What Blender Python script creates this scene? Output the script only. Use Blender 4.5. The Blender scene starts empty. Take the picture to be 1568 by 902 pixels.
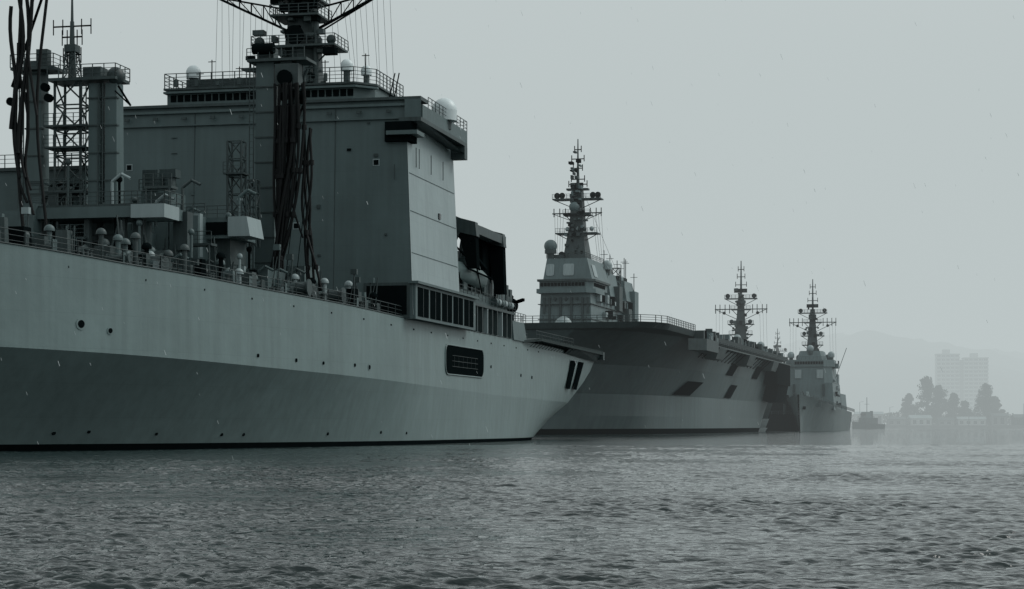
import bpy, math, random
import numpy as np
from mathutils import Vector, noise as mnoise
random.seed(7); rng=np.random.RandomState(5)
scene=bpy.context.scene
scene.view_settings.view_transform='Standard'; scene.view_settings.look='None'; scene.view_settings.exposure=0

# ------------------------------------------------------------------ materials
def nmat(name):
    m=bpy.data.materials.new(name); m.use_nodes=True
    nt=m.node_tree; b=nt.nodes['Principled BSDF']; return m,nt,b
def paint(name,col,rough=0.55,var=0.25,streak=0.3,seams=True,scale=1.0,seamw=6.0,seamh=2.4):
    m,nt,b=nmat(name); N=nt.nodes; L=nt.links
    tc=N.new('ShaderNodeTexCoord'); sep=N.new('ShaderNodeSeparateXYZ'); L.new(tc.outputs['Object'],sep.inputs[0])
    n1=N.new('ShaderNodeTexNoise'); n1.inputs['Scale'].default_value=0.16*scale; n1.inputs['Detail'].default_value=6; n1.inputs['Roughness'].default_value=.6
    L.new(tc.outputs['Object'],n1.inputs['Vector'])
    mp=N.new('ShaderNodeMapping'); mp.inputs['Scale'].default_value=(1.3*scale,1.3*scale,0.07*scale); L.new(tc.outputs['Object'],mp.inputs[0])
    n2=N.new('ShaderNodeTexNoise'); n2.inputs['Scale'].default_value=1; n2.inputs['Detail'].default_value=5; L.new(mp.outputs[0],n2.inputs['Vector'])
    r1=N.new('ShaderNodeMapRange'); r1.inputs[1].default_value=.3; r1.inputs[2].default_value=.7; r1.inputs[3].default_value=1-var; r1.inputs[4].default_value=1+var*.6
    L.new(n1.outputs[0],r1.inputs[0])
    r2=N.new('ShaderNodeMapRange'); r2.inputs[1].default_value=.35; r2.inputs[2].default_value=.75; r2.inputs[3].default_value=1+streak*.25; r2.inputs[4].default_value=1-streak
    L.new(n2.outputs[0],r2.inputs[0])
    mu=N.new('ShaderNodeMath'); mu.operation='MULTIPLY'; L.new(r1.outputs[0],mu.inputs[0]); L.new(r2.outputs[0],mu.inputs[1])
    last=mu.outputs[0]
    if seams:
        ad=N.new('ShaderNodeMath'); L.new(sep.outputs[0],ad.inputs[0]); L.new(sep.outputs[1],ad.inputs[1])
        cb=N.new('ShaderNodeCombineXYZ'); L.new(ad.outputs[0],cb.inputs[0]); L.new(sep.outputs[2],cb.inputs[1])
        br=N.new('ShaderNodeTexBrick'); br.inputs['Scale'].default_value=1; br.inputs['Brick Width'].default_value=seamw; br.inputs['Row Height'].default_value=seamh
        br.inputs['Mortar Size'].default_value=.03; br.inputs['Mortar Smooth'].default_value=.6
        br.inputs['Color1'].default_value=(1,1,1,1); br.inputs['Color2'].default_value=(.97,.97,.97,1); br.inputs['Mortar'].default_value=(.9,.9,.9,1)
        L.new(cb.outputs[0],br.inputs['Vector'])
        m2=N.new('ShaderNodeMath'); m2.operation='MULTIPLY'; L.new(last,m2.inputs[0]); L.new(br.outputs['Color'],m2.inputs[1]); last=m2.outputs[0]
    vm=N.new('ShaderNodeVectorMath'); vm.operation='SCALE'; vm.inputs[0].default_value=col; L.new(last,vm.inputs['Scale'])
    L.new(vm.outputs[0],b.inputs['Base Color'])
    b.inputs['Roughness'].default_value=rough; b.inputs['Specular IOR Level'].default_value=.3
    bp=N.new('ShaderNodeBump'); bp.inputs['Strength'].default_value=.12; bp.inputs['Distance'].default_value=.3
    n3=N.new('ShaderNodeTexNoise'); n3.inputs['Scale'].default_value=.7; n3.inputs['Detail'].default_value=3; L.new(tc.outputs['Object'],n3.inputs['Vector'])
    L.new(n3.outputs[0],bp.inputs['Height']); L.new(bp.outputs[0],b.inputs['Normal'])
    return m
def plain(name,col,rough=.6,metal=0,var=.3,sc=1.5,spec=.3):
    m,nt,b=nmat(name); N=nt.nodes;L=nt.links
    tc=N.new('ShaderNodeTexCoord'); n=N.new('ShaderNodeTexNoise'); n.inputs['Scale'].default_value=sc; n.inputs['Detail'].default_value=4
    L.new(tc.outputs['Object'],n.inputs['Vector'])
    r=N.new('ShaderNodeMapRange'); r.inputs[3].default_value=1-var; r.inputs[4].default_value=1+var; L.new(n.outputs[0],r.inputs[0])
    vm=N.new('ShaderNodeVectorMath'); vm.operation='SCALE'; vm.inputs[0].default_value=col; L.new(r.outputs[0],vm.inputs['Scale']); L.new(vm.outputs[0],b.inputs['Base Color'])
    b.inputs['Roughness'].default_value=rough; b.inputs['Metallic'].default_value=metal; b.inputs['Specular IOR Level'].default_value=spec
    return m
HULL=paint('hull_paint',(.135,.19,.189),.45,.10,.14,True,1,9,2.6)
WALL=paint('deckhouse_paint',(.072,.108,.110),.55,.12,.14,True,1,5,2.5)  # darkened for the front wall's shade; the lit side has its own paint
GREY=paint('fitting_paint',(.038,.058,.059),.55,.25,.25,False,3)
LITE=paint('light_paint',(.25,.31,.315),.5,.12,.2,False,2)
DARK=plain('recess_shade_and_black_gear',(.004,.0065,.007),.9,spec=0)  # near-black: shade of openings painted on panels, plus dark gear and boot-top
HOSE=plain('black_rubber_hose',(.005,.007,.0075),.6,spec=.15)
WHITE=plain('radome_white',(.50,.57,.575),.4,0,.06)
GLASS=plain('window_glass',(.008,.013,.014),.15)
DECK=plain('deck_paint',(.03,.043,.043),.8,spec=.1)
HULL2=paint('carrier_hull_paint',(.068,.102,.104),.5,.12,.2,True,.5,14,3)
WALL2=paint('carrier_island_paint',(.10,.145,.149),.5,.14,.2,True,1,5,2.6)
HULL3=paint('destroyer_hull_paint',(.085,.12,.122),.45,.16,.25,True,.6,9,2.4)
SIDE=paint('sunlit_side_paint',(.225,.285,.29),.45,.08,.10,True,1,5,2.5)  # lit copy of the deckhouse paint: sunlight on the side face is in the colour
MATS=[HULL,WALL,GREY,LITE,DARK,HOSE,WHITE,GLASS,DECK,HULL2,WALL2,HULL3,SIDE]
hull,wall,grey,lite,dark,hose,white,glass,deck,hull2,wall2,hull3,side_=range(13)

# ------------------------------------------------------------------ mesh builder
class B:
    def __init__(s): s.v=[];s.f=[];s.m=[];s.sm=[]
    def add(s,vs,fs,mat,smooth=False):
        o=len(s.v); s.v+= [tuple(p) for p in vs]
        for f in fs: s.f.append(tuple(i+o for i in f)); s.m.append(mat); s.sm.append(smooth)
    def box(s,x0,x1,y0,y1,z0,z1,mat,tp=(0,0,0,0)):
        a,b,c,d=tp
        s.add([(x0,y0,z0),(x1,y0,z0),(x1,y1,z0),(x0,y1,z0),(x0+a,y0+c,z1),(x1+b,y0+c,z1),(x1+b,y1+d,z1),(x0+a,y1+d,z1)],
              [(3,2,1,0),(4,5,6,7),(0,1,5,4),(1,2,6,5),(2,3,7,6),(3,0,4,7)],mat)
    def prism(s,poly,z0,z1,mat,k=1.0,c=None):
        n=len(poly); cx=sum(p[0] for p in poly)/n; cy=sum(p[1] for p in poly)/n
        s.add([(x,y,z0) for x,y in poly]+[(cx+(x-cx)*k,cy+(y-cy)*k,z1) for x,y in poly],
              [tuple(range(n))[::-1],tuple(range(n,2*n))]+[(i,(i+1)%n,n+(i+1)%n,n+i) for i in range(n)],mat)
    def cyl(s,p0,p1,r0,mat,r1=None,n=8,caps=True):
        if r1 is None:r1=r0
        p0=Vector(p0);p1=Vector(p1);d=p1-p0
        if d.length<1e-6:return
        d.normalize(); u=d.orthogonal().normalized(); w=d.cross(u)
        vs=[p0+(u*math.cos(a)+w*math.sin(a))*r0 for a in [2*math.pi*i/n for i in range(n)]]+[p1+(u*math.cos(a)+w*math.sin(a))*r1 for a in [2*math.pi*i/n for i in range(n)]]
        s.add(vs,[(i,(i+1)%n,n+(i+1)%n,n+i) for i in range(n)],mat,True)
        if caps: s.add(vs,[tuple(range(n))[::-1],tuple(range(n,2*n))],mat)
    def bar(s,p0,p1,r,mat): s.cyl(p0,p1,r,mat,n=4,caps=False)
    def tube(s,pts,r,mat,n=6):
        for a,b in zip(pts[:-1],pts[1:]): s.cyl(a,b,r,mat,n=n,caps=False)
    def sph(s,c,r,mat,lo=-1.0,n=18,m=10,sz=1.0):
        vs=[];fs=[];a0=math.asin(lo)
        for j in range(m+1):
            a=a0+(math.pi/2-a0)*j/m
            for i in range(n):
                t=2*math.pi*i/n; vs.append((c[0]+r*math.cos(a)*math.cos(t),c[1]+r*math.cos(a)*math.sin(t),c[2]+r*sz*math.sin(a)))
        for j in range(m):
            for i in range(n): fs.append((j*n+i,j*n+(i+1)%n,(j+1)*n+(i+1)%n,(j+1)*n+i))
        s.add(vs,fs,mat,True)
    def radome(s,x,y,z,r,h=1.0,mat=white):
        s.cyl((x,y,z),(x,y,z+h),r*.55,grey); s.cyl((x,y,z+h),(x,y,z+h+r*.8),r*.97,mat,r1=r,n=18); s.sph((x,y,z+h+r*.8),r,mat,lo=0)
    def rail(s,pts,h=1.1,n=3,sp=1.6,r=.03,mat=grey):
        for a,b in zip(pts[:-1],pts[1:]):
            a=Vector(a);b=Vector(b);L=(b-a).length;k=max(1,int(L/sp))
            for i in range(k+1):
                p=a.lerp(b,i/k); s.bar(p,p+Vector((0,0,h)),r*1.2,mat)
            for j in range(n):
                z=Vector((0,0,h*(j+1)/n)); s.bar(a+z,b+z,r*(1 if j==n-1 else .7),mat)
    def lattice(s,x0,x1,y0,y1,z0,z1,k,r,mat,tx=0):
        for i in range(k):
            za=z0+(z1-z0)*i/k; zb=z0+(z1-z0)*(i+1)/k
            def q(x,y,z):
                u=(z-z0)/(z1-z0)*tx; cx=(x0+x1)/2;cy=(y0+y1)/2
                return (x+(cx-x)*u,y+(cy-y)*u,z)
            C=[(x0,y0),(x1,y0),(x1,y1),(x0,y1)]
            for j in range(4):
                a=C[j];b=C[(j+1)%4]
                s.bar(q(*a,za),q(*a,zb),r*1.5,mat); s.bar(q(*a,zb),q(*b,zb),r,mat)
                s.bar(q(*(a if i%2 else b),za),q(*(b if i%2 else a),zb),r,mat)
    def build(s,name,parent=None):
        me=bpy.data.meshes.new(name); me.from_pydata(s.v,[],s.f)
        for mt in MATS: me.materials.append(mt)
        me.polygons.foreach_set('material_index',s.m); me.polygons.foreach_set('use_smooth',s.sm); me.update()
        o=bpy.data.objects.new(name,me); scene.collection.objects.link(o)
        if parent: o.parent=parent
        return o
def empty(name,loc,ang):
    e=bpy.data.objects.new(name,None); scene.collection.objects.link(e); e.location=loc; e.rotation_euler=(0,0,-ang); return e

# ================================================================== SUPPLY SHIP  (x = to port, y = aft, z = up, origin: port front corner of bridge block)
sup=empty('supply_ship',(-10.6,198,0),math.atan(.218))
S_K=[-90,-80,-72,-65,-58,-52,-48,-40,-30,-15,0,20,110]
T_K=[-33,-29,-24,-19,-14.5,-10.8,-8.9,-6.3,-4.2,-1.5,0,0,0]
_sx=np.linspace(-90,110,401); _tx=np.interp(_sx,S_K,T_K); _k=np.ones(17)/17
_tx=np.convolve(np.pad(_tx,8,mode='edge'),_k,mode='valid')
def port(s): return float(np.interp(s,_sx,_tx))
def dk(s): return float(np.interp(s,[-90,-72,-58,-48,-30,0,30,70,110],[16.4,16,15.3,14.4,13.6,12.7,12.7,12.7,12.3]))
def kn(s): return float(np.interp(s,[-90,-58,-30,2,40,110],[8.2,7.7,6.95,6.2,5.6,5.2]))
def tuck(s): return float(np.interp(s,[-90,-70,-58,-45,-30,-10,10,30,110],[10.5,9.8,8.4,6.6,4.4,2.1,.8,.35,.3]))
ZS=[1.0,.93,.7,.45,.2,0,-.25,-.5,-.75,-.93,-1.0,-1.35]   # 1 deck .. 0 knuckle .. -1 waterline
def send(z): return float(np.interp(z,[-2,0,3,5,8,10,12.3],[72,78,87,96,104,108,110]))
TK=3.2; TP=1.15
def hp(u,q,side=1):
    s0=45
    z=kn(u)+(dk(u)-kn(u))*q if q>=0 else kn(u)*(1+q)
    s=u if u<=s0 else s0+(send(z)-s0)*(u-s0)/(110-s0)
    z=kn(s)+(dk(s)-kn(s))*q if q>=0 else kn(s)*(1+q)
    t=port(u)
    ins=0
    if q<0: ins=tuck(u)*(1-(1+q)**TP if q>-1 else 1+(-1-q)*.6)
    if u>s0:
        k=(u-s0)/(110-s0); low=max(0,(dk(u)-z)/dk(u)); ins+=k**2.5*low*TK
    if side==1: return (t-ins,s,z)
    ts=float(np.interp(u,[-90,-80,-65,-40,0],[-33.2,-33,-32,-30.5,-30])); return (ts+ins*.4,s,z)
us=list(np.linspace(-90,45,70))+list(np.linspace(47,110,40))
h=B()
for side in (1,-1):
    vs=[hp(u,q,side) for u in us for q in ZS]; n=len(ZS)
    F=[[],[],[]]
    for i in range(len(us)-1):
        for j in range(n-1):
            f=(i*n+j,i*n+j+1,(i+1)*n+j+1,(i+1)*n+j)
            F[0 if j<5 else (1 if j<9 else 2)].append(f if side==1 else f[::-1])
    h.add(vs,F[0],hull,True); h.add(vs,F[1],hull,True); h.add(vs,F[2],dark,True)
a=[hp(110,q,1) for q in ZS]; b=[hp(110,q,-1) for q in ZS]
h.add(a+b,[(j,len(ZS)+j,len(ZS)+j+1,j+1) for j in range(len(ZS)-1)],hull)
dv=[];
for u in us:
    p=hp(u,1,1);q=hp(u,1,-1); dv+= [(p[0]-.05,p[1],p[2]-.12),(q[0]+.05,q[1],q[2]-.12)]
h.add(dv,[(2*i,2*i+1,2*i+3,2*i+2) for i in range(len(us)-1)],deck)
h.build('hull',sup)

d=B()   # hull details
def hs(s,z):
    if z>=kn(s): t=port(s)
    else:
        q=z/kn(s)-1; t=port(s)-tuck(s)*(1-(1+q)**TP)
    if s>45:
        k=(s-45)/65; low=max(0,(dk(s)-z)/dk(s)); t-=k**2.5*low*TK
    return t
def opening(s0,s1,z0,z1,bars=0,rc=.7):
    pts=[]
    for cs,cz,a0 in ((s1-rc,z1-rc,0),(s0+rc,z1-rc,90),(s0+rc,z0+rc,180),(s1-rc,z0+rc,270)):
        for k in range(5):
            an=math.radians(a0+k*22.5); pts.append((cs+rc*math.cos(an),cz+rc*math.sin(an)))
    n=len(pts)
    d.add([(hs(s,z)+.05,s,z) for s,z in pts],[tuple(range(n))],dark)  # flat dark panel on the plating paints the shade inside the opening
    for i in range(n):
        a=pts[i];b=pts[(i+1)%n]; d.bar((hs(*a)+.05,*a),(hs(*b)+.05,*b),.09,hull)
    for i in range(bars):
        s=s0+4+(s1-s0-8)*i/(bars-1); d.bar((hs(s,z0)+.06,s,z0+.9),(hs(s,z1)+.06,s,z1-1.1),.015,grey)
    if bars:
        for z in (z0+.9,z0+1.5,z0+2.1): d.bar((hs(s0,z)+.07,s0+3,z),(hs(s1,z)+.07,s1-3,z),.03,grey)
opening(16,34,7.5,10.7,6,1.0)
def hdisc(s,z,r,ring=False,mat=dark):
    t=hs(s,z); e=.6
    tn=hs(s+e,z)-hs(s-e,z); nrm=Vector((2*e,-tn,0)).normalized()
    p=Vector((t,s,z)); d.cyl(p-nrm*.1,p+nrm*.07,r,mat,n=14)
    if ring: d.cyl(p-nrm*.1,p+nrm*.04,r*1.5,hull,n=16)
for s,z,r,ri in ((-52,9.6,.30,True),(-49.5,9.2,.2,True),(-31,7.9,.16,False),(-24.5,7.7,.17,False),(-19.5,7.6,.15,False),(-13,7.6,.16,False),(-9.5,7.5,.22,True),
               (38,8.9,.18,False),(55,8.3,.2,False),(62,8.2,.2,False),(-54,1.5,.17,False),(-48,1.4,.17,False),(-45,1.5,.15,False),(-38,1.3,.15,False),(-30,1.2,.15,False),(-27,1.2,.15,False),(-14,1.2,.15,False),(-3,1.3,.15,False),(4,1.2,.14,False)): hdisc(s,z,r,ri)
for s0,s1 in ((88,92.5),(94.5,99)):
    d.add([(hs(s0,6.9)+.12,s0,7.2),(hs(s1,6.9)+.12,s1-1,7.2),(hs(s1,11)+.12,s1+1.5,11.3),(hs(s0,11)+.12,s0+1.5,11.3)],[(0,1,2,3)],dark)  # stern ports: inner shade painted as dark panels
for u0,u1 in zip(us[:-1],us[1:]):
    p=Vector(hp(u0,1));q=Vector(hp(u1,1)); d.bar(p,q,.07,grey)
for s in range(-60,70,7):
    d.box(port(s)-.1,port(s)+.04,s,s+.35,dk(s)-1.1,dk(s)-.95,dark)
d.build('hull_fittings',sup)

r=B()   # rails along deck edge
ss=[x for x in np.arange(-66,62,2.0)]
for s0,s1 in zip(ss[:-1],ss[1:]):
    r.rail([(port(s0)-.25,s0,dk(s0)-.1),(port(s1)-.25,s1,dk(s1)-.1)],1.2,3,2.0,.04)
    if random.random()<.25: r.box(port(s0)-.35,port(s0)-.2,s0,s0+random.uniform(.5,.9),dk(s0)+.1,dk(s0)+.9,random.choice([wall,grey,grey]))
r.build('deck_railing',sup)

w=B()   # main deckhouse
zt=34.5
w.box(-31,.75,0,20,12.6,zt,wall,(0,-1.0,.9,-.2))
n_=12
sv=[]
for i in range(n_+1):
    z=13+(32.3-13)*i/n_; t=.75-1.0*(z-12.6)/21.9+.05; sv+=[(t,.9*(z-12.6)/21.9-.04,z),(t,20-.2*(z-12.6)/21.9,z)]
w.add(sv,[(2*i,2*i+1,2*i+3,2*i+2) for i in range(n_)],side_)  # side face overlaid with the lit paint
for z in (19.2,23.4,27.2):
    t=.80-1.0*(z-12.6)/21.9; w.box(t-.05,t+.05,.9*(z-12.6)/21.9+.3,19.5,z,z+.05,wall)
for z,hh in ((33.9,.25),(32.6,.12)): w.box(-31.1,-.1,.55,1.0,z,z+hh,wall)
w.box(-31.3,-.2,.45,20.5,zt,zt+.28,grey)
w.box(-.2,1.45,.45,3.4,zt-.1,zt+.28,grey)
def fwin(t,z,sz=.5):
    y=.9*(z-12.6)/21.9
    w.box(t-sz/2-.1,t+sz/2+.1,y-.05,y+.1,z-sz/2-.1,z+sz/2+.1,side_); w.box(t-sz/2,t+sz/2,y-.09,y+.1,z-sz/2,z+sz/2,dark)
fwin(-3.2,28.3); fwin(-29.6,28.5); fwin(-11.5,22.1)
w.box(.2,.42,12,12.7,23.7,24.3,glass)
# bridge wing
w.box(-.8,1.5,.4,20,32.3,32.7,grey)
w.box(1.3,1.5,1.0,20,32.7,34.0,wall)
w.add([(-.2,.42,32.7),(1.5,.42,32.7),(1.5,.42,34.5),(-.2,.42,34.5)],[(0,1,2,3)],wall)
w.add([(-.3,17,31.9),(1.5,19.9,31.4),(1.5,3,32.3),(-.3,3,32.3)],[(0,1,2,3)],grey)
w.box(-.3,1.5,18.8,20.05,30.9,32.3,grey)
w.box(-2.2,.5,.15,2.6,30.3,32.3,dark,(0,0,.1,0)); w.box(-1.9,1.3,-.4,2.5,30.9,31.3,wall)  # dark box paints the shade of the open corner gallery
w.rail([(1.45,3.4,34.0),(1.45,20,34.0),(-2,20.2,34.0)],1.1,3,1.5,.04)
w.radome(.95,12,33.1,1.35,.9)
for t,l in ((-1.9,1.0),(-1.4,.9)): w.bar((t,.8,34.6),(t+l*.6,.8,37.2),.07,dark)
# lower gallery openings, inner shade painted as dark boxes
w.box(-4.3,.45,-.06,.3,12.7,16.2,grey); w.box(-4.0,.15,-.11,.3,13.0,15.9,dark)
w.box(.5,1.0,.2,26,12.6,16.1,wall)
for i in range(5):
    s=1.0+i*4.9; w.box(.6,1.05,s,s+4.2,12.9,15.8,dark); w.box(1.03,1.09,s+1.9,s+2.0,12.9,15.8,grey)
w.box(.3,1.35,-.1,26.2,16.1,16.35,wall)
w.box(-24,-.2,20,48,12.6,17.2,wall); w.box(-1,.4,26.3,50,15.6,15.9,grey)
for i in range(9):
    s=27+i*2.6; w.box(-.15,.35,s,s+.3,12.7,15.6,side_ if i%3==0 else grey)
    w.box(-.22,-.16,s+.4,s+2.2,13.0,15.2,dark)
w.rail([(.4,21,16.4),(.4,50,15.9)],1.1,3,1.8,.035)
w.box(-24,-3,20.2,38,17.2,22,wall,(1,-1,0,-2))
for t in (-22.5,-7.5):
    w.bar((t,.05,13),(t,.85,33.8),.05,grey)
for t,z0,z1 in ((-1.2,26.5,28.0),(-3.0,15,17.6)): w.bar((t,.3,z0),(t,.3,z1),.07,grey)
for z in np.arange(17,33,1.6):
    w.box(-25.0,-24.4,.9*(z-12.6)/21.9-.12,.9*(z-12.6)/21.9+.02,z,z+.05,grey)
for s in (3,4.2,9,14):
    w.bar((.3,s,28),(.3,s,30),.05,grey)
for k in range(26):
    t=random.uniform(-28,-1); z=random.uniform(14,33); y=.9*(z-12.6)/21.9
    w.box(t,t+random.uniform(.15,.5),y-.15,y+.1,z,z+random.uniform(.15,.5),random.choice([grey,grey,wall,dark]))
# top house with bridge windows
w.prism([(-26,2),(-6,2),(-4.3,4),(-4.3,14),(-26,14)],34.7,36.5,wall)
w.prism([(-26.3,1.7),(-5.8,1.7),(-4,3.7),(-4,14.3),(-26.3,14.3)],36.5,36.7,grey)
for i in range(26):
    t=-25.6+i*.76; w.box(t,t+.6,1.93,2.1,35.3,36.0,dark)
w.prism([(-26.2,1.4),(-5.6,1.4),(-3.8,3.2),(-3.8,3.6),(-26.2,3.6)],36.1,36.3,wall)
w.rail([(-26.2,1.8,36.7),(-5.9,1.8,36.7),(-4.1,3.8,36.7),(-4.1,14,36.7)],1.5,4,1.2,.05)
w.rail([(-26.2,14,36.7),(-26.2,1.8,36.7)],1.5,4,1.2,.05)
w.box(-24,-16,2.2,2.3,36.75,37.6,grey)
w.radome(-24.3,5,36.7,.78,1.5); w.radome(-7.6,5,36.7,.66,1.7); w.radome(-6.4,8,36.7,.58,1.7)
for t,hh in ((-18.5,2.2),(-21.5,3.0),(-9.3,2.5),(-5,3),(-16.8,2.0),(-22.8,1.8),(-11,2)): w.bar((t,3,36.7),(t,3,36.7+hh),.06,dark); w.bar((t-.4,3,36.5+hh),(t+.4,3,36.5+hh),.05,dark)
for t in np.arange(-30,-1,3.1): w.box(t,t+.5,.3,.5,33.2,33.5,grey)
for t in np.arange(-25,-5,2.3): w.box(t,t+.35,1.2,1.45,36.75,37.1+random.random()*.5,grey)
w.build('deckhouse',sup)

m=B()   # main mast
m.prism([(-15.2,7),(-13.4,6.2),(-11.6,7),(-11.6,10),(-15.2,10)],36.7,43,grey,.85)
m.prism([(-14.8,7.2),(-13.4,6.6),(-12,7.2),(-12,9.6),(-14.8,9.6)],43,50,grey,.8)
m.cyl((-13.4,8,50),(-13.4,8,62),.5,grey,r1=.15)
m.cyl((-11.4,6.5,36.7),(-11.4,6.5,45),.3,grey)
for z,t0,t1 in ((41.2,-18,-9),(44.4,-16,-10.8),(46.2,-15.8,-11)):
    m.box(t0,t1,5.2,10,z,z+.2,grey); m.rail([(t0,5.2,z+.2),(t1,5.2,z+.2),(t1,10,z+.2)],1,3,1,.045); m.rail([(t0,10,z+.2),(t0,5.2,z+.2)],1,3,1,.045)
    m.bar((t0+.4,6,z),(-14.6,7,z-2),.1,grey); m.bar((t1-.4,6,z),(-12,7,z-2),.1,grey)
m.sph((-17.4,6,41.9),.55,grey); m.sph((-9.6,6,41.9),.5,grey)
m.box(-18,-16.8,5.5,6.5,42.6,43.1,grey); m.box(-10.3,-9,5.3,6.4,40.3,41,dark)
m.box(-15,-11.9,5.4,6.0,44.9,45.6,dark); m.cyl((-13.4,5.6,42.4),(-13.4,5.2,42.4),1.0,dark,n=14)
m.box(-19.2,-17.6,5.4,7,39.0,39.2,grey); m.bar((-18.4,6,39.2),(-18.4,6,40.3),.12,dark); m.box(-18.9,-17.9,5.9,6.2,40.1,40.5,dark); m.bar((-15,7,38),(-18.6,6,39),.1,grey)
for k in range(46):
    z=random.uniform(37,48); t=-13.4+random.uniform(-2.8,2.8); q=random.uniform(.15,.45); m.box(t-q,t+q,5.6+random.random(),6.7,z,z+random.uniform(.2,.8),random.choice([grey,dark,grey]))
for sg in (-1,1):
    a=Vector((-13.4+sg*1.6,8,43.4)); e=Vector((-13.4+sg*9.6,8,47.3)); m.bar(a,e,.18,dark); m.bar(a+Vector((0,0,2.2)),e,.12,dark)
    m.bar(a+Vector((0,1.2,0)),e,.1,dark)
    for k in range(1,6):
        p=a.lerp(e,k/6); q=(a+Vector((0,0,2.2))).lerp(e,k/6); m.bar(p,q,.07,dark)
        q2=(a+Vector((0,0,2.2))).lerp(e,min(1,(k+1)/6)); m.bar(p,q2,.06,dark)
        if k>2: m.box(q2.x-.15,q2.x+.15,7.8,8.2,q2.z,q2.z+.6,dark)
    for k in range(11):
        t=-13.4+sg*(3.2+k*.62+random.uniform(-.1,.1)); zt_=44+abs(t+13.4)*.42
        m.bar((t,8,zt_),(t+random.uniform(-.4,.4)+sg*.4,9,36.7 if abs(t+13.4)<8.5 else 34.7),.02,grey)
m.build('main_mast',sup)

k=B()   # replenishment gear forward
def kingpost(t,s,wd,dp,z0,z1):
    k.box(t-wd/2,t+wd/2,s,s+dp,z0,z1,wall,(.08,-.08,.1,-.1))
    z=z0+1.5
    while z<z1: k.box(t-wd/2-.02,t+wd/2+.02,s-.04,s+dp*.3,z,z+.12,grey); z+=2.3
    k.bar((t-wd/2-.15,s-.1,z0),(t-wd/2-.05,s-.1,z1),.06,grey); k.bar((t-wd/2-.55,s-.1,z0),(t-wd/2-.45,s-.1,z1),.06,grey)
    for zz in np.arange(z0,z1,.6): k.bar((t-wd/2-.55,s-.1,zz),(t-wd/2-.1,s-.1,zz),.03,grey)
def hosefall(tops,waist,foot,s,n,r,jit=.25):
    for i in range(n):
        a=i/(n-1) if n>1 else .5
        x0=tops[0]+(tops[1]-tops[0])*a; x1=waist[0]+(waist[1]-waist[0])*a; x2=foot[0]+(foot[1]-foot[0])*(1-a)
        ys=s+random.uniform(-.6,.6); pts=[]
        for j in range(15):
            u=j/14; z=tops[2]+(foot[2]-tops[2])*u
            x=(1-u)**2*x0+2*u*(1-u)*x1+u*u*x2+math.sin(u*9+i*1.7)*jit*.35
            pts.append((x,ys+math.sin(u*5+i)*.15,z))
        k.tube(pts,r,hose)
        for j in (3,6,9,12):
            if random.random()<.6: k.cyl(Vector(pts[j])-Vector((0,0,.22)),Vector(pts[j])+Vector((0,0,.22)),r*1.8,hose,n=8)
kingpost(-8.4,-18,1.9,2.2,13,35.2)
k.box(-9.9,-4.2,-18.6,-15.6,35.2,35.45,grey); k.rail([(-9.9,-18.6,35.4),(-4.4,-18.6,35.4)],1,3,1,.04)
k.box(-9.2,-7.6,-17.8,-16.5,35.4,36.6,grey); k.cyl((-9.4,-18.3,36.4),(-7.4,-18.3,36.4),.5,dark,n=14); k.box(-7.2,-5.0,-18.6,-17,33.0,34.9,grey)
k.cyl((-6.2,-19,33.6),(-6.2,-18.4,33.6),.7,dark,n=14)
k.box(-6.9,-5.9,-18,-16.4,32,35.2,grey); k.bar((-7.4,-17,29),(-4.6,-17,34.6),.14,grey)
for q in ((-5.3,32.2),(-4.7,31.6),(-6.4,31.9),(-5.8,30.9)): k.cyl((q[0],-18.6,q[1]),(q[0],-18.3,q[1]),.42,dark,n=12)
hosefall((-7.0,-4.3,33),(-7.4,-3.6),(-7.6,-6.3,14.5),-18.8,13,.14)
hosefall((-6.8,-4.8,31),(-6.8,-5.2),(-7.4,-6.5,16),-19.2,9,.15)
hosefall((-4.4,-3.7,29),(-5.2,-4.0),(-4.4,-2.8,14.2),-18.6,4,.13,.6)
pts=[(-4.5+1.4*math.sin(u*math.pi)*-1,-18.7,31-12*u) for u in np.linspace(0,1,12)]; k.tube(pts,.1,hose)
for t in (-6.3,-5.6,-4.6): k.tube([(t,-18.5,34.8),(t+.6,-19,24),(t-.5,-19.3,14)],.04,dark)
for t in (-17.1,-15.6): kingpost(t,-36,1.15,1.6,14,30.6)
k.box(-21,-14.9,-36.6,-33.6,30.8,31.05,grey); k.rail([(-21,-36.6,31),(-14.9,-36.6,31),(-14.9,-33.6,31)],1.1,3,1,.04); k.rail([(-21,-33.6,31),(-14.9,-33.6,31)],1.1,3,1,.04)
k.sph((-15.3,-35.6,31.2),.75,grey); k.box(-17.9,-16.3,-36.4,-35,31,31.9,grey); k.bar((-14.9,-36,30.3),(-13.8,-36,28.6),.1,dark); k.bar((-15.2,-36,29.9),(-13.9,-36,28.7),.07,dark)
k.lattice(-20.6,-18.3,-36,-34,14,31,8,.08,grey)
for z in (25.2,27.0,21.5): k.box(-21.4,-17.8,-36.5,-34,z,z+.15,grey); k.rail([(-21.4,-36.5,z+.1),(-17.8,-36.5,z+.1)],1,3,.9,.035)
k.cyl((-19.4,-35.2,31),(-19.4,-35.2,36),.32,grey,r1=.18); k.cyl((-19.4,-35.2,36),(-19.4,-35.2,39),.13,grey,r1=.07)
for z,hw in ((35.6,1.7),(34.7,.9),(33.2,.8)):
    k.bar((-19.4-hw,-35.2,z),(-19.4+hw,-35.2,z),.08,dark)
    for q in (-hw,-hw/2,hw/2,hw): k.bar((-19.4+q,-35.2,z-.7),(-19.4+q,-35.2,z+.6),.05,dark)
k.box(-19.9,-18.9,-35.7,-34.7,33.4,34,grey); k.lattice(-20,-18.8,-35.8,-34.6,31,34,3,.05,grey,.4)
kingpost(-22.8,-35.5,1.5,1.6,14,32.8)
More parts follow.
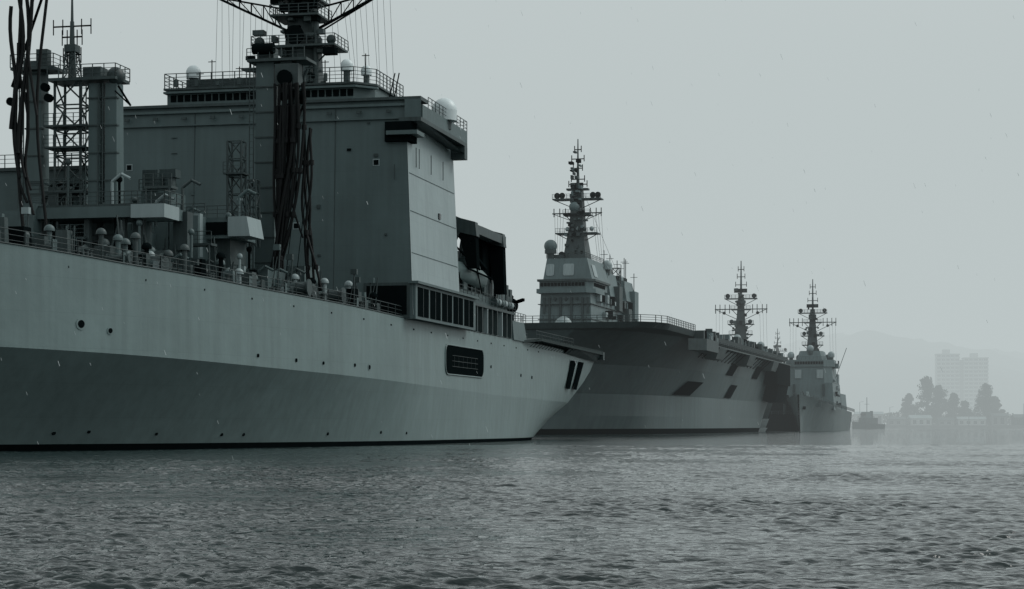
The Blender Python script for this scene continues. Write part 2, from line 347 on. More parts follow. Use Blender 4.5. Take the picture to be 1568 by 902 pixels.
k.box(-24.5,-20.6,-36.3,-33.6,31.9,32.15,grey); k.rail([(-24.5,-36.3,32.1),(-20.6,-36.3,32.1),(-20.6,-33.6,32.1)],1.1,3,1,.04)
k.box(-22.2,-21.2,-36.2,-35.4,32.2,33.6,grey)
for q in ((-21.2,30.3),(-20.9,29.4),(-23.8,30.6),(-24.3,29.2)): k.cyl((q[0],-36.8,q[1]),(q[0],-36.3,q[1]),.35,dark,n=12)
for x0,x1,x2,z0,z1,rr in ((-18.2,-20.3,-18.3,40,16,.13),(-19.5,-21.4,-20.6,38,18,.15),(-20.3,-22,-20.8,40,22,.15),(-20.8,-21.2,-20.2,33,22,.12),(-21,-22.2,-20.0,30,20,.12),(-20.2,-20.7,-19.8,29,21,.1),(-21.5,-21.9,-20.7,36,24,.16),(-18.8,-20.9,-19.4,42,27,.12),(-20.6,-20.0,-20.9,41,24,.16),(-21.2,-20.4,-21.4,40,26,.17),(-20.0,-21.0,-19.6,31,19,.12)):
    k.tube([((1-u)**2*x0+2*u*(1-u)*x1+u*u*x2+.18*math.sin(u*8+x0),-42+.3*math.sin(u*4),z0+(z1-z0)*u) for u in np.linspace(0,1,14)],rr,hose)
k.bar((-17.6,-42,40),(-23,-39,30),.12,dark); k.bar((-23,-36,33),(-14,-52,52),.1,dark)
# deckhouses
k.box(-30,-20,-31,-24,13,24.1,wall); k.box(-30,-19.8,-31.3,-24,24.1,24.4,grey); k.box(-24.3,-20.6,-31.1,-30.8,21.7,22.9,dark)
k.box(-23.6,-20.8,-31.2,-30.9,21.7,21.85,grey)
k.rail([(-30,-31.3,24.4),(-20,-31.3,24.4)],1.1,3,1.2,.04)
k.box(-28,-22,-37,-31.5,13,20,wall); k.box(-27,-22.3,-37.1,-36.8,14,18.6,dark)
k.box(-22,-9.3,-40,-35.6,18.9,19.8,wall); k.box(-12,-9.1,-40.2,-37,18.8,19.9,side_); k.box(-22,-9.6,-39.8,-35.8,19.8,20.0,grey)
for t in (-20,-16.5,-13.4,-11.8): k.box(t,t+.45,-39.2,-38.6,13.6,18.9,grey)
k.bar((-13.4,-39,18.9),(-14.8,-39,14.5),.14,grey); k.bar((-11.6,-39,18.9),(-10.7,-39,14.5),.14,grey)
k.rail([(-22,-39.9,19.9),(-9.2,-39.9,19.9),(-9.2,-36,19.9)],1.1,3,1.1,.04)
k.box(-15.4,-12.9,-30,-26,13,22.2,wall); k.box(-15.2,-13.8,-30.2,-27,22.2,24.0,grey); k.box(-12.8,-10.2,-30,-25,13,20.0,wall); k.box(-14.6,-13.2,-30.3,-29,20.5,22.0,grey)
k.cyl((-13.2,-29,22.2),(-13.2,-29,23.6),.55,grey,n=12); k.box(-13.9,-12.4,-29.6,-28.4,23.4,24.1,grey)
k.rail([(-15.5,-30.2,22.2),(-12.8,-30.2,22.2)],1,3,.9,.04); k.rail([(-12.8,-30.1,20),(-9.5,-30.1,20)],1,3,.9,.04)
k.box(-12.0,-7.5,-28,-23,18.2,20.0,wall); k.box(-8.0,-6.0,-28.6,-25,18.3,20.0,side_,(0,-.3,0,0)); k.box(-11,-8.2,-28.1,-27.9,18.5,19.6,dark)
k.box(-10.8,-8.4,-27,-23,13.3,18.2,grey); k.rail([(-12,-28,20),(-6.2,-28.4,20)],1,3,.9,.04)
k.lattice(-10.5,-9.2,-22,-20.8,18,27.5,6,.07,grey); k.box(-10.8,-8.9,-22.3,-20.5,24.5,24.65,grey); k.rail([(-10.8,-22.3,24.6),(-8.9,-22.3,24.6)],1,3,.8,.035)
k.lattice(-8.8,-7.9,-21.8,-20.8,18,24,5,.06,grey)
k.box(-19,-14,-33,-27,13,18.5,wall); k.box(-18.5,-15,-33.1,-32.8,14,17.5,dark)
k.box(-6.6,-4.9,-17,-13,12.8,16.6,wall); k.box(-9.5,-6,-24,-19,13,15.8,wall)
for i in range(130):
    s=random.uniform(-41,-20); t=random.uniform(-23,port(s)-2.5); z0=random.choice([13.4,13.4,15.8,18.5,20])
    if z0>16 and not (t<-6.5 and s>-40): continue
    ty=random.random(); mt=random.choice([grey,wall,dark,grey,wall,wall,side_])
    if ty<.4: q=random.uniform(.2,.7); k.box(t-q,t+q,s-q,s+q,z0-2*(z0>14),z0+random.uniform(.6,2.0),mt)
    elif ty<.6: hh=random.uniform(1.5,4); k.cyl((t,s,z0),(t,s,z0+hh),.12,mt); k.sph((t,s,z0+hh),.28,mt,n=10,m=5)
    elif ty<.8: k.rail([(t-1.2,s,z0+1.6),(t+1.2,s,z0+1.6)],1,3,.8,.035); k.box(t-1.2,t+1.2,s,s+1.4,z0+1.4,z0+1.6,grey); k.bar((t-1,s,z0-1),(t-1,s,z0+1.5),.08,grey); k.bar((t+1,s,z0-1),(t+1,s,z0+1.5),.08,grey)
    else: k.tube([(t,s,z0),(t,s,z0+2),(t+.8,s,z0+2.6),(t+1.6,s,z0+2.2)],.13,mt)
k.build('replenishment_gear',sup)

c=B()  # deck clutter
for i in range(260):
    s=random.uniform(-62,-3); t=port(s)-random.uniform(.8,7.5); z=dk(s)-.12; ty=random.random(); mt=random.choice([grey,wall,wall,grey,side_,dark,grey])
    if ty<.3:
        q=random.uniform(.3,.8); c.box(t-q,t+q,s-q,s+q,z,z+random.uniform(.8,2.4),mt,(.08,-.08,.08,-.08))
    elif ty<.5:
        q=random.uniform(.35,.8); zc=z+q+.25; c.cyl((t-.8,s,zc),(t+.8,s,zc),q*.7,mt,n=14); c.cyl((t-.95,s,zc),(t-.8,s,zc),q,grey,n=14); c.cyl((t+.8,s,zc),(t+.95,s,zc),q,grey,n=14); c.box(t-.9,t+.9,s-.4,s+.4,z,z+.4,grey)
    elif ty<.65:
        hh=random.uniform(1,2.6); c.cyl((t,s,z),(t,s,z+hh),.2,mt,n=10); c.sph((t,s,z+hh),.42,mt,lo=-.2,n=12,m=5)
    elif ty<.8:
        for q in (-.3,.3): c.cyl((t,s+q,z),(t,s+q,z+.8),.17,grey,n=10); c.cyl((t,s+q,z+.8),(t,s+q,z+.9),.24,grey,n=10)
    else:
        hh=random.uniform(1.5,4.5); c.bar((t,s,z),(t+random.uniform(-.4,.4),s,z+hh),.07,grey); c.bar((t-.6,s,z),(t,s,z+hh*.8),.05,grey)
        if random.random()<.4: c.box(t-.3,t+.3,s-.2,s+.2,z+hh-.3,z+hh+.2,mt)
for t,s in ((-17.5,-41),(-11.5,-37)): c.cyl((t,s-1,dk(s)+1.8),(t,s+1.2,dk(s)+1.8),.8,wall,n=18)
c.build('deck_machinery',sup)

g=B()  # boat, davit crane, aft end
for s in (24,38):
    g.box(-3.2,-2.2,s,s+1.2,17.2,25.2,grey,(0,.6,0,0)); g.add([(-3.4,s,24.2),(-3.4,s,25.9),(1.4,s,24.6),(1.6,s,23.0),(-3.4,s+1.4,24.2),(-3.4,s+1.4,25.9),(1.4,s+1.4,24.6),(1.6,s+1.4,23.0)],
        [(0,1,2,3),(7,6,5,4),(0,4,5,1),(1,5,6,2),(2,6,7,3),(3,7,4,0)],grey)
    g.box(.5,1.6,s+.1,s+1.6,19.5 if s<30 else 17.5,23.6,dark,(-1.0,-.2,0,0))
g.box(-3.2,-2.2,24,40,25.0,25.9,grey); g.box(.2,1.4,24.4,40,23.4,24.4,grey); g.box(-2.6,-.2,35,42,19,25.2,dark,(.3,-.2,0,0))
g.box(-2.9,.2,25,40,24.4,24.6,dark)
for q in range(8): g.bar((.7,25+q*1.8,23.6),(-2.6,25.8+q*1.8,25.6),.12,dark)
g.bar((-3,24,17.5),(-.5,24,23.5),.25,grey); g.bar((-.6,24,23.4),(1.2,30,19.8),.22,dark); g.bar((-3,30,17.5),(-1,30,24),.2,grey)
g.box(-2.4,-.6,31,34,20.6,24.2,grey,(.5,-.3,.3,0)); g.box(-3.1,-1.6,26,29,19.2,21.8,grey)
g.bar((-1,22,22.4),(1.5,26,19.4),.12,dark); g.bar((-3,22.5,17.5),(-1.2,22.5,22.5),.13,dark); g.bar((1.0,24,22.5),(.8,30,17),.1,dark)
for q in (26,31,35): g.bar((.2,q,22.8),(.2,q,19.6),.05,dark)
L=[];
for i in range(13):
    u=i/12; yy=22.5+u*11; wd=1.45*(math.sin(math.pi*min(1,u*1.15+.0)) if u<.45 else 1-.25*(u-.45))**.6 if u>0 else .05
    zz=.35*(1-u)**2
    L.append([(-.6-wd,yy,19.2+zz),(-.6-wd*.85,yy,18.2+zz*.6),(-.6,yy,17.5+zz*1.5),(-.6+wd*.85,yy,18.2+zz*.6),(-.6+wd,yy,19.2+zz),(-.6+wd*.5,yy,19.9+zz),(-.6-wd*.5,yy,19.9+zz)])
vs=[p for r_ in L for p in r_]; fs=[(i*7+j,i*7+(j+1)%7,(i+1)*7+(j+1)%7,(i+1)*7+j) for i in range(12) for j in range(7)]
g.add(vs,fs+[tuple(range(7)),tuple(range(84,91))],hull,True); g.box(-1.5,.4,27,31,19.9,21.0,wall,(.2,-.2,.5,-.2)); g.box(-1.2,.45,27.4,29,20.3,20.8,glass)
g.bar((1.0,22.5,19.3),(1.0,33.5,19.0),.12,dark)
for q in range(6): g.cyl((.1,39+q*1.7,16.7),(.1,40.1+q*1.7,16.7),.45,side_ if q%2 else wall,n=12)
for q in range(34):
    s=random.uniform(21,50); g.box(-1.5,-.1,s,s+random.uniform(.4,1.5),17.2,17.2+random.uniform(.5,2),random.choice([grey,wall,dark]))
g.box(-5,.2,50,58,12.6,15.0,wall,(0,-.3,.5,-.5)); g.cyl((-.9,53,15),(-.9,53,16.4),.5,grey,n=12); g.sph((-.9,53,17),1.0,dark); g.bar((-.9,53,17.2),(1.2,51,17.6),.25,dark); g.bar((-2.4,52.5,16.6),(-.5,52.5,18.2),.3,dark)
g.rail([(-5,50,15),(0,50.2,15),(0,58,15)],1.1,3,1.5,.04)
g.add([(.2,56,12.75),(1.3,62,13.3),(1.3,109,13.3),(-31,109,13.3),(-31,56,12.8),(.2,56,12.5),(1.3,62,12.9),(1.3,109,12.7),(-31,109,12.7),(-31,56,12.5)],[(0,1,2,3,4),(9,8,7,6,5),(0,5,6,1),(1,6,7,2),(2,7,8,3),(4,3,8,9),(0,4,9,5)],deck)
g.add([(1.35,84,13.25),(1.35,110.2,13.25),(.2,110.2,11.6),(.05,84,12.1)],[(0,1,2,3)],grey)
g.box(-31,1.35,109,110.2,12.0,13.2,grey)
for q in np.arange(60,109,2.0): g.bar((1.3,q,13.1),(.1,q,12.1),.05,grey)
g.rail([(1.35,58,13.2),(1.35,84,13.2)],.9,2,1.8,.035)
g.build('boat_davit_and_flight_deck',sup)

# ================================================================== CARRIER (origin bow, y aft, x port; hull centreline at x = OC)
car=empty('aircraft_carrier',(11.5,404.7,0),math.atan(.256))
CD=22.9; OC=-9.0
rows=[
 (22.9,0,[0,3,8,46,60,225],[24,26.5,28,28,28,28]),
 (21.7,.6,[.6,4,12,46,60,225],[22.8,25.4,27.3,27.5,27.6,27.5]),
 (21.5,1.2,[1.2,5,15,40,80,225],[10,16,21,25.6,26.4,26.4]),
 (15,5,[5,15,40,80,110,225],[2,9,18,23.6,24.8,25.2]),
 (8.8,8,[8,20,45,90,120,225],[.5,6.5,15.5,21.8,23,23.6]),
 (4,10,[10,25,45,90,120,225],[.4,7.0,15.2,21.8,23,22.5]),
 (1.2,11,[11,28,48,90,120,225],[.4,7.2,15.2,21.8,23,22]),
 (-1.5,12,[12,30,50,90,120,225],[.4,7.2,15,21.6,23,21])]
def chw(z,s):
    for (za,_,sa,wa),(zb,_,sb,wb) in zip(rows[:-1],rows[1:]):
        if za>=z>=zb:
            k_=(za-z)/(za-zb); return OC+float(np.interp(s,sa,wa))*(1-k_)+float(np.interp(s,sb,wb))*k_
    return 15.
hb=B(); NS=90
fr=[ (i/(NS-1))**1.6 for i in range(NS)]
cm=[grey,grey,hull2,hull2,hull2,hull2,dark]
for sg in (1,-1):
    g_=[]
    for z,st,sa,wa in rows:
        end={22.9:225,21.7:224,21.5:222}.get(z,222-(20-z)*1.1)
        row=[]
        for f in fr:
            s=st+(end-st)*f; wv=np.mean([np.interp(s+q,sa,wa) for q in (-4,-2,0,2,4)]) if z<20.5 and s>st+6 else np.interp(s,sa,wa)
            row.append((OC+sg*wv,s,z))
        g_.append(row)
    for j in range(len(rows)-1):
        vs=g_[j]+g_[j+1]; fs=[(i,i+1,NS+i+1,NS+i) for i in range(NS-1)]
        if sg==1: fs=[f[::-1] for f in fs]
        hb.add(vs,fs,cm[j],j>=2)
for j,(z,st,sa,wa) in enumerate(rows[:-1]):
    z2,st2,sa2,wa2=rows[j+1]
    hb.add([(OC+wa[0],st,z),(OC-wa[0],st,z),(OC-wa2[0],st2,z2),(OC+wa2[0],st2,z2)],[(0,1,2,3)],cm[j])
    hb.add([(OC+wa[-1],222,z),(OC-wa[-1],222,z),(OC-wa2[-1],222-j,z2),(OC+wa2[-1],222-j,z2)],[(0,1,2,3)],hull2)
z,st,sa,wa=rows[0]
hb.add([(OC+a_,b_,z) for a_,b_ in zip(wa,sa)]+[(OC-a_,b_,z) for a_,b_ in list(zip(wa,sa))[::-1]],[tuple(range(12))],deck)
hb.build('hull',car)
cd=B()
def cpanel(s0,s1,z0,z1,skew=0,mat=dark,off=.25):
    n=6; vs=[]
    for i in range(n+1):
        s=s0+(s1-s0)*i/n; vs+= [(chw(z0,s)+off,s,z0),(chw(z1,s+skew)+off,s+skew,z1)]
    cd.add(vs,[(2*i,2*i+1,2*i+3,2*i+2) for i in range(n)],mat)
for a in ((66,80,9.1,12.4,7),(120,131,9.1,12.6,6),(112,123,14.8,18.0,7),(160,171,15,18.6,7)): cpanel(*a)  # side openings: dark strips paint the shade inside
cd.box(18,20.2,58,222,20.3,20.6,grey); cd.rail([(20.2,58,20.6),(20.2,222,20.6)],1.1,3,3,.05)
for s in range(60,222,6): cd.bar((20,s,20.4),(17,s,17.6),.14,dark)
for s in (70,124,176): cd.box(17,19.6,s,s+12,17.6,20.3,grey,(-1,1,0,0))
cd.box(16,20,188,222,14,20.3,dark); cd.box(15,18.5,196,221,9,14,dark,(0,1,0,0))
cd.prism([(18,40),(21.5,44),(21.5,62),(18,66)],18.6,21.2,grey)
for i in range(16):
    s=random.uniform(44,66); cd.box(18.6,20.8,s,s+random.uniform(.8,2),21.2,21.2+random.uniform(.8,2.4),random.choice([dark,grey,wall2]))
cd.rail([(-30,.3,CD),(14.8,.3,CD),(17.4,3,CD),(18.9,8,CD),(18.9,44,CD)],1.4,3,2.2,.08,grey)
for i in range(36):
    s=random.uniform(66,215); cd.box(17.2,18.8,s,s+random.uniform(.5,2.5),CD,CD+random.uniform(.4,1.8),random.choice([grey,wall2,dark]))
cd.box(-3,2,40,44,CD,CD+1.8,wall2,(.3,-.3,.5,-.5)); cd.box(8,11,120,124,CD,CD+2,wall2)
cd.radome(-11.6,46,CD-.6,2.0,.8,lite)
cd.cyl((-22,3,CD),(-22,3,CD+1.5),1.0,grey); cd.cyl((-22,3,CD+1.5),(-22,3,CD+4.2),.8,white,r1=.7,n=14); cd.sph((-22,3,CD+4.2),.72,white,lo=0)
cd.build('deck_edge_fittings',car)

i_=B()   # island
i_.box(-19.6,-7,55,112,CD,33.2,wall2,(.5,-.4,.5,0))
i_.prism([(-19.8,53.8),(-8,53.8),(-6.2,56),(-6.2,66),(-19.8,66)],32.6,33.6,wall2)
i_.prism([(-19.2,54.2),(-8.2,54.2),(-6.8,56),(-6.8,72),(-19.2,72)],33.6,35.3,wall2)
for q in range(13): i_.box(-18.9+q*.82,-18.9+q*.82+.62,54.0,54.3,34.2,35.0,dark)
for q in range(8): i_.box(-6.95,-6.7,56.6+q*1.6,57.9+q*1.6,34.2,35.0,dark)
i_.prism([(-19.6,53.6),(-8,53.6),(-6.2,55.6),(-6.2,73),(-19.6,73)],35.3,35.8,grey)
i_.box(-18.6,-7,55.5,76,35.8,40.8,wall2,(.7,-1.4,.9,-1))
for t in (-12.6,-17):
    a=1.3 if t>-15 else .95
    i_.add([(t-a,55.55,37.0),(t-a+.3,55.5,36.7),(t+a-.3,55.5,36.7),(t+a,55.55,37.0),(t+a,56.0,39.2),(t+a-.3,56.05,39.5),(t-a+.3,56.05,39.5),(t-a,56.0,39.2)],[tuple(range(8))],lite)
i_.add([(-7.1,59,36.6),(-7.1,63,36.6),(-7.9,63,39.5),(-7.9,59,39.5)],[(0,1,2,3)],lite)
i_.rail([(-18,56.3,40.8),(-8.4,56.3,40.8),(-8.4,75,40.8)],1.2,3,1.5,.06)
for z in (26.5,30): i_.box(-19.7,-6.9,54.7,112,z,z+.15,grey)
for q in range(30):
    s=random.uniform(58,110); z=random.choice([24,27.6,31]); i_.box(-7.3,-6.3,s,s+random.uniform(.6,2.2),z,z+random.uniform(.8,2.2),random.choice([dark,grey,lite,dark]))
for q in range(9): i_.box(-18.5+q*1.3,-18+q*1.3,54.8,55.4,random.choice([25,28,31]),31.6,grey)
i_.box(-17,-7.2,78,90,33.2,39,wall2,(1,-1,.5,-1)); i_.box(-15.5,-8.5,79,88,39,40.2,grey,(.5,-.5,0,-1))
i_.box(-17,-6.9,97,110,33.2,38.4,wall2,(1,-1,.5,-1)); i_.box(-15,-9,98,108,38.4,39.6,dark)
i_.box(-8.4,-6.2,84,88,30,36,grey); i_.box(-8,-5.6,93,97,27,31,grey); i_.box(-8.2,-6,103,108,29,36,wall2)
for t,s,z,r_ in ((-8.5,80,40.0,1.3),(-10.5,76.5,39.2,1.0),(-9,99,38.6,.8),(-9.6,91,37,.9)): i_.radome(t,s,z-1.5,r_,1.3,lite)
for t,s,z,hh in ((-9,86,39,5),(-8.4,92,36,7),(-8,101,39,5),(-10,105,39,4),(-8,74,40,4),(-7.6,97,38,6),(-7.4,109,36,5)):
    i_.bar((t,s,z-4),(t,s,z+hh),.12,grey); i_.bar((t-.9,s,z+hh-1),(t+.9,s,z+hh-1),.08,grey)
i_.lattice(-9.5,-7.5,90,92,33,41,4,.09,grey)
i_.cyl((-17.4,58,40.8),(-17.4,58,42.3),.9,grey); i_.sph((-17.4,58,43.8),1.55,wall2); i_.cyl((-17.4,58,42.1),(-17.4,58,42.9),1.4,grey,n=16)
i_.sph((-15.2,60,41.9),.8,dark)
i_.box(-16.5,-14.5,58,59,41,41.8,grey)
MX=-12.2; MY=64
i_.prism([(MX-3.0,MY-3),(MX+2.6,MY-3),(MX+2.6,MY+4),(MX-3,MY+4)],40.8,48,grey,.62)
i_.prism([(MX-1.8,MY-1.6),(MX+1.6,MY-1.6),(MX+1.6,MY+2.2),(MX-1.8,MY+2.2)],48,57.5,grey,.66)
i_.cyl((MX,MY,57),(MX,MY,63),.45,grey,r1=.28); i_.cyl((MX,MY,63),(MX,MY,69.5),.24,grey,r1=.12)
def plat(b,x,y,z,hw,dp,mat=grey,rl=True,r=.05):
    b.box(x-hw,x+hw,y-dp,y+dp,z,z+.28,mat); b.bar((x-hw+.3,y,z),(x-.8,y,z-2),.12,mat); b.bar((x+hw-.3,y,z),(x+.8,y,z-2),.12,mat)
    if rl: b.rail([(x-hw,y-dp,z+.2),(x+hw,y-dp,z+.2)],1.1,3,1.1,r)
plat(i_,MX,MY,55.1,5.8,1.8); plat(i_,MX,MY,47.0,5.0,2.2); plat(i_,MX,MY,51.4,3.2,2)
i_.bar((MX-6.2,MY,52.0),(MX+5.8,MY,52.0),.18,grey); i_.bar((MX-6.2,MY,52.0),(MX-1,MY,50),.1,grey); i_.bar((MX+5.8,MY,52),(MX+1,MY,50),.1,grey)
for q in (-5.8,-4.4,-3,3,4.4,5.6): i_.bar((MX+q,MY,51.2),(MX+q,MY,53.2),.13,dark)
for q in (-4.8,-3.6,3.8,5.0): i_.sph((MX+q,MY-1,56.1),.75,dark,n=10,m=6)
i_.sph((MX-.3,MY-2.6,53.2),1.25,wall2); i_.cyl((MX-.3,MY-2.6,51.6),(MX-.3,MY-2.6,52.4),.8,grey)
i_.box(MX-2.6,MX+2.6,MY-1,MY+1,57.4,57.8,grey); i_.box(MX-1.5,MX+1.5,MY-1.6,MY-.8,58,59,dark)
for z,hw in ((60,1.6),(62.6,1.1),(64.8,1.5),(67,.8),(58.8,2.2)):
    i_.bar((MX-hw,MY,z),(MX+hw,MY,z),.15,dark)
    for q in (-hw,hw): i_.bar((MX+q,MY,z-.6),(MX+q,MY,z+.9),.13,dark)
for q in range(60):
    z=random.uniform(41.5,66); hw=2.6 if z<52 else 1.2; t=MX+random.uniform(-hw,hw); a=random.uniform(.15,.5); i_.box(t-a,t+a,MY-3,MY-1,z,z+random.uniform(.25,.9),random.choice([grey,dark,grey,wall2]))
for q in range(5): i_.sph((MX+random.uniform(-4,4),MY-2,48.1),.55,random.choice([grey,lite]),n=10,m=6)
for sg in (-1,1):
    for q in range(4): i_.bar((MX+sg*(5.6-q*.7),MY,52),(MX+sg*(5.9-q*.5),MY+2,41),.04,grey)
i_.bar((MX,MY,60),(MX+6,MY+20,38),.04,grey)
i_.build('island',car)

# ================================================================== DESTROYER
def destroyer(loc,ang,sc,seed):
    R=random.Random(seed)
    e=empty('destroyer',loc,ang); e.scale=(sc,sc,sc)
    b=B()
    def dz(s): return float(np.interp(s,[0,15,35,60,150],[11.9,10.6,9.0,7.6,7.0]))
    def wd(s): return float(np.interp(s,[0,4,12,25,45,70,120,150],[.3,2.0,4.6,7.3,8.8,9,8.8,7.8]))
    def ww(s): return float(np.interp(s,[0,6,15,30,50,75,120,150],[.2,.4,1.8,4.6,7.3,8.4,8.2,6.8]))
    St=list(np.linspace(0,40,22))+list(np.linspace(43,150,22)); n=6
    for sg in (1,-1):
        vs=[]
        for s in St:
            for j in range(n):
                u=j/(n-1); z=dz(s)*(1-u)-1*u; ss_=s+(1-s/150)*(u*5.5)
                vs.append((sg*(wd(s)+(ww(s)-wd(s))*u**.7),ss_,z))
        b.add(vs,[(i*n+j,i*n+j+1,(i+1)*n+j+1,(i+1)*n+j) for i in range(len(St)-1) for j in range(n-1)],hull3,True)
    b.add([(wd(s)*q,s,dz(s)-.03) for s in St for q in (-1,1)],[(2*i,2*i+1,2*i+3,2*i+2) for i in range(len(St)-1)],deck)
    b.add([(7.8,150,7),(-7.8,150,7),(-6.8,150,-1),(6.8,150,-1)],[(0,1,2,3)],hull3)
    b.box(-.4,.4,2.6,3.2,7.6,8.8,dark); b.cyl((1.1,5,7.6),(1.9,5.2,7.6),.5,dark)
    b.build('hull',e)
    u=B()
    u.prism([(-6,18),(0,16.5),(6,18),(6,18.4),(0,17),(-6,18.4)],8,9.8,hull3)
    u.cyl((0,24,9.6),(0,24,10.6),2,grey,n=16); u.prism([(-1.7,22.6),(-.9,21.6),(.9,21.6),(1.7,22.6),(1.7,26.4),(-1.7,26.4)],10.6,13.2,wall2,.7); u.cyl((0,22.2,12),(0,16,13),.16,grey)
    u.box(-4,4,32,38,8.5,10.4,wall2)
    u.box(-8.6,8.6,40,78,7.2,16.5,wall2,(.7,-.7,1.4,0))
    u.prism([(-8.0,44),(-5.2,41.4),(5.2,41.4),(8.0,44),(8.0,66),(-8.0,66)],16.5,22,wall2,.93)
    u.prism([(-8.4,45),(-5.0,41.6),(5.0,41.6),(8.4,45),(8.4,56),(-8.4,56)],22,24.4,wall2,.97)
    for q in range(11): u.box(-4.9+q*.9,-4.9+q*.9+.68,41.4,41.9,22.9,23.8,dark)
    for sg in (-1,1):
        u.box(sg*8-1.4,sg*8+1.4,48,54,21.6,23.2,wall2); u.rail([(sg*9.3,48,23.2),(sg*9.3,54,23.2)],1,2,1.2,.06)
        u.add([(sg*2.6,41.2,18),(sg*4.8,41.35,18),(sg*4.8,41.6,21),(sg*2.6,41.5,21)],[(0,1,2,3)],lite)
        u.radome(sg*6.9,50,24.2,1.15,1.2,lite); u.radome(sg*5,60,22.5,1.0,2.5,grey)
        u.box(sg*7-1,sg*7+1,66,74,16.5,20,wall2); u.box(sg*5-.4,sg*5+.4,40.0,41,12,16,grey)
        u.rail([(sg*8,45,24.4),(0,42.4,24.4)],1.1,3,1.3,.05)
        u.rail([(sg*.6,2,11.6),(sg*7,25,9.7),(sg*8.6,42,8.5)],1.1,2,2.2,.05)
        u.rail([(sg*8.9,42,8.4),(sg*8.9,148,7.1)],1.1,2,2.5,.05)
    u.bar((7,58,16),(11.5,60,29),.12,grey)
    u.prism([(-4,46),(4,46),(5,50),(5,62),(-5,62),(-5,50)],24.4,27.6,wall2,.8)
    u.sph((0,47,28.4),1.2,lite); u.cyl((0,47,26.5),(0,47,28),.8,grey)
    for s0 in (74,98): u.box(-5,5,s0,s0+11,7,22,wall2,(1.4,-1.4,1,-1)); u.box(-3.2,3.2,s0+1.5,s0+9.5,22,23.2,dark)
    u.box(-7.6,7.6,96,124,7,13.6,wall2,(.6,-.6,0,0)); u.box(-3,3,126,132,7,9,wall2)
    mx,my=0,57
    u.prism([(mx-2.2,my-2),(mx+2.2,my-2),(mx+1.6,my+3),(mx-1.6,my+3)],26,35,grey,.62)
    u.prism([(mx-1.3,my-1),(mx+1.3,my-1),(mx+1.1,my+1.6),(mx-1.1,my+1.6)],35,42.5,grey,.6)
    u.cyl((mx,my,42),(mx,my,53),.38,grey,r1=.14)
    for z,hw in ((33.0,4.0),(37.6,7.6),(41,5.0),(29.8,3.6)): plat(u,mx,my,z,hw if hw<7 else 3,1.4,grey,True,.06)
    u.bar((mx-8.2,my,37.9),(mx+8.2,my,37.9),.2,grey)
    for sg in (-1,1):
        u.bar((mx+sg*8,my,37.9),(mx+sg*1,my,34.6),.12,grey)
        for q in (3.6,5,6.6,8): u.bar((mx+sg*q,my,36.6),(mx+sg*q,my,39.4),.15,dark)
        u.sph((mx+sg*4.1,my-.6,42),.75,dark,n=10,m=6); u.sph((mx+sg*2.9,my-.6,34),.7,grey,n=10,m=6); u.sph((mx+sg*5.2,my-.6,36.7),.5,dark,n=10,m=6)
        for q in range(3): u.bar((mx+sg*(7.8-q),my,37.8),(mx+sg*(8-q),my+2,23),.035,grey)
    u.box(mx-2,mx+2,my-1.6,my-.9,43,44.2,dark); u.box(mx-1.3,mx+1.3,my-1.4,my-.9,38.8,40.6,grey)
    for z,hw in ((45.5,1.7),(48,1.2),(50.3,.9)):
        u.bar((mx-hw,my,z),(mx+hw,my,z),.15,dark)
        for q in (-hw,hw): u.bar((mx+q,my,z-.6),(mx+q,my,z+1),.13,dark)
    for q in range(30):
        z=R.uniform(27,44); hw=2.4 if z<36 else 1.4; t=mx+R.uniform(-hw,hw); a=R.uniform(.2,.55); u.box(t-a,t+a,my-2.6,my-1,z,z+R.uniform(.3,1),R.choice([grey,dark,grey]))
    for q in range(36):
        s=R.uniform(44,72); sg=R.choice([-1,1]); z=R.choice([9,12,14.2,16.8]); t=sg*8.5-(z-7)*.075*sg; a=R.uniform(.3,.8); u.box(t-a,t+a,s,s+R.uniform(.6,2),z,z+R.uniform(.5,1.6),R.choice([grey,dark,wall2,lite]))
    u.build('superstructure_and_mast',e)
    return e
A4=math.atan(.235)
destroyer((92,640,0),A4,1.0,1)
destroyer((69,668,0),A4,1.18,2)
destroyer((108.5,850,0),A4,.86,3)

pb=B(); pb.box(-6,6,0,30,-1,5.5,dark,(.6,-.6,1,-1)); pb.box(-4,4,4,12,5.5,12,dark,(.5,-.5,.5,-.5)); pb.cyl((3,3,5),(3,3,9),.5,grey); pb.rail([(-5.4,1,5.5),(5.4,1,5.5)],1.1,3,2,.08)  # made-up dark hull, put in for the shadowed ship beside the destroyer
pe=empty('dark_hull_filler',(86,652,0),A4); pb.build('filler_body',pe)

# ================================================================== TUG
tb=B()
L=[]
for i in range(11):
    u=i/10; yy=-9+18*u; wv=2.9*(min(1,.1+u*2.2))**.7; zz=2.2+1.1*(1-u)**2
    L+= [(-wv,yy,zz),(-wv*.8,yy,-.5),(wv*.8,yy,-.5),(wv,yy,zz)]
tb.add(L,[(i*4+j,i*4+(j+1)%4,(i+1)*4+(j+1)%4,(i+1)*4+j) for i in range(10) for j in range(4)]+[(0,1,2,3),(40,41,42,43)],grey)
tb.box(-2,2,-3,5,2.2,5,grey); tb.box(-1.6,1.6,-2.4,1.4,5,7.6,wall,(.2,-.2,.3,0)); tb.box(-1.5,1.5,-2.5,-2.2,6,7,glass); tb.cyl((0,0,7.6),(0,0,14),.14,grey); tb.bar((-1.4,0,11),(1.4,0,11),.08,grey); tb.cyl((0,3,5),(0,3,8),.7,grey); tb.rail([(-2.7,-7,3),(-2.7,8,2.4)],1,2,1.5,.06)
te=empty('tugboat',(180,1010,0),.9); te.scale=(1.15,)*3; tb.build('tug_body',te)

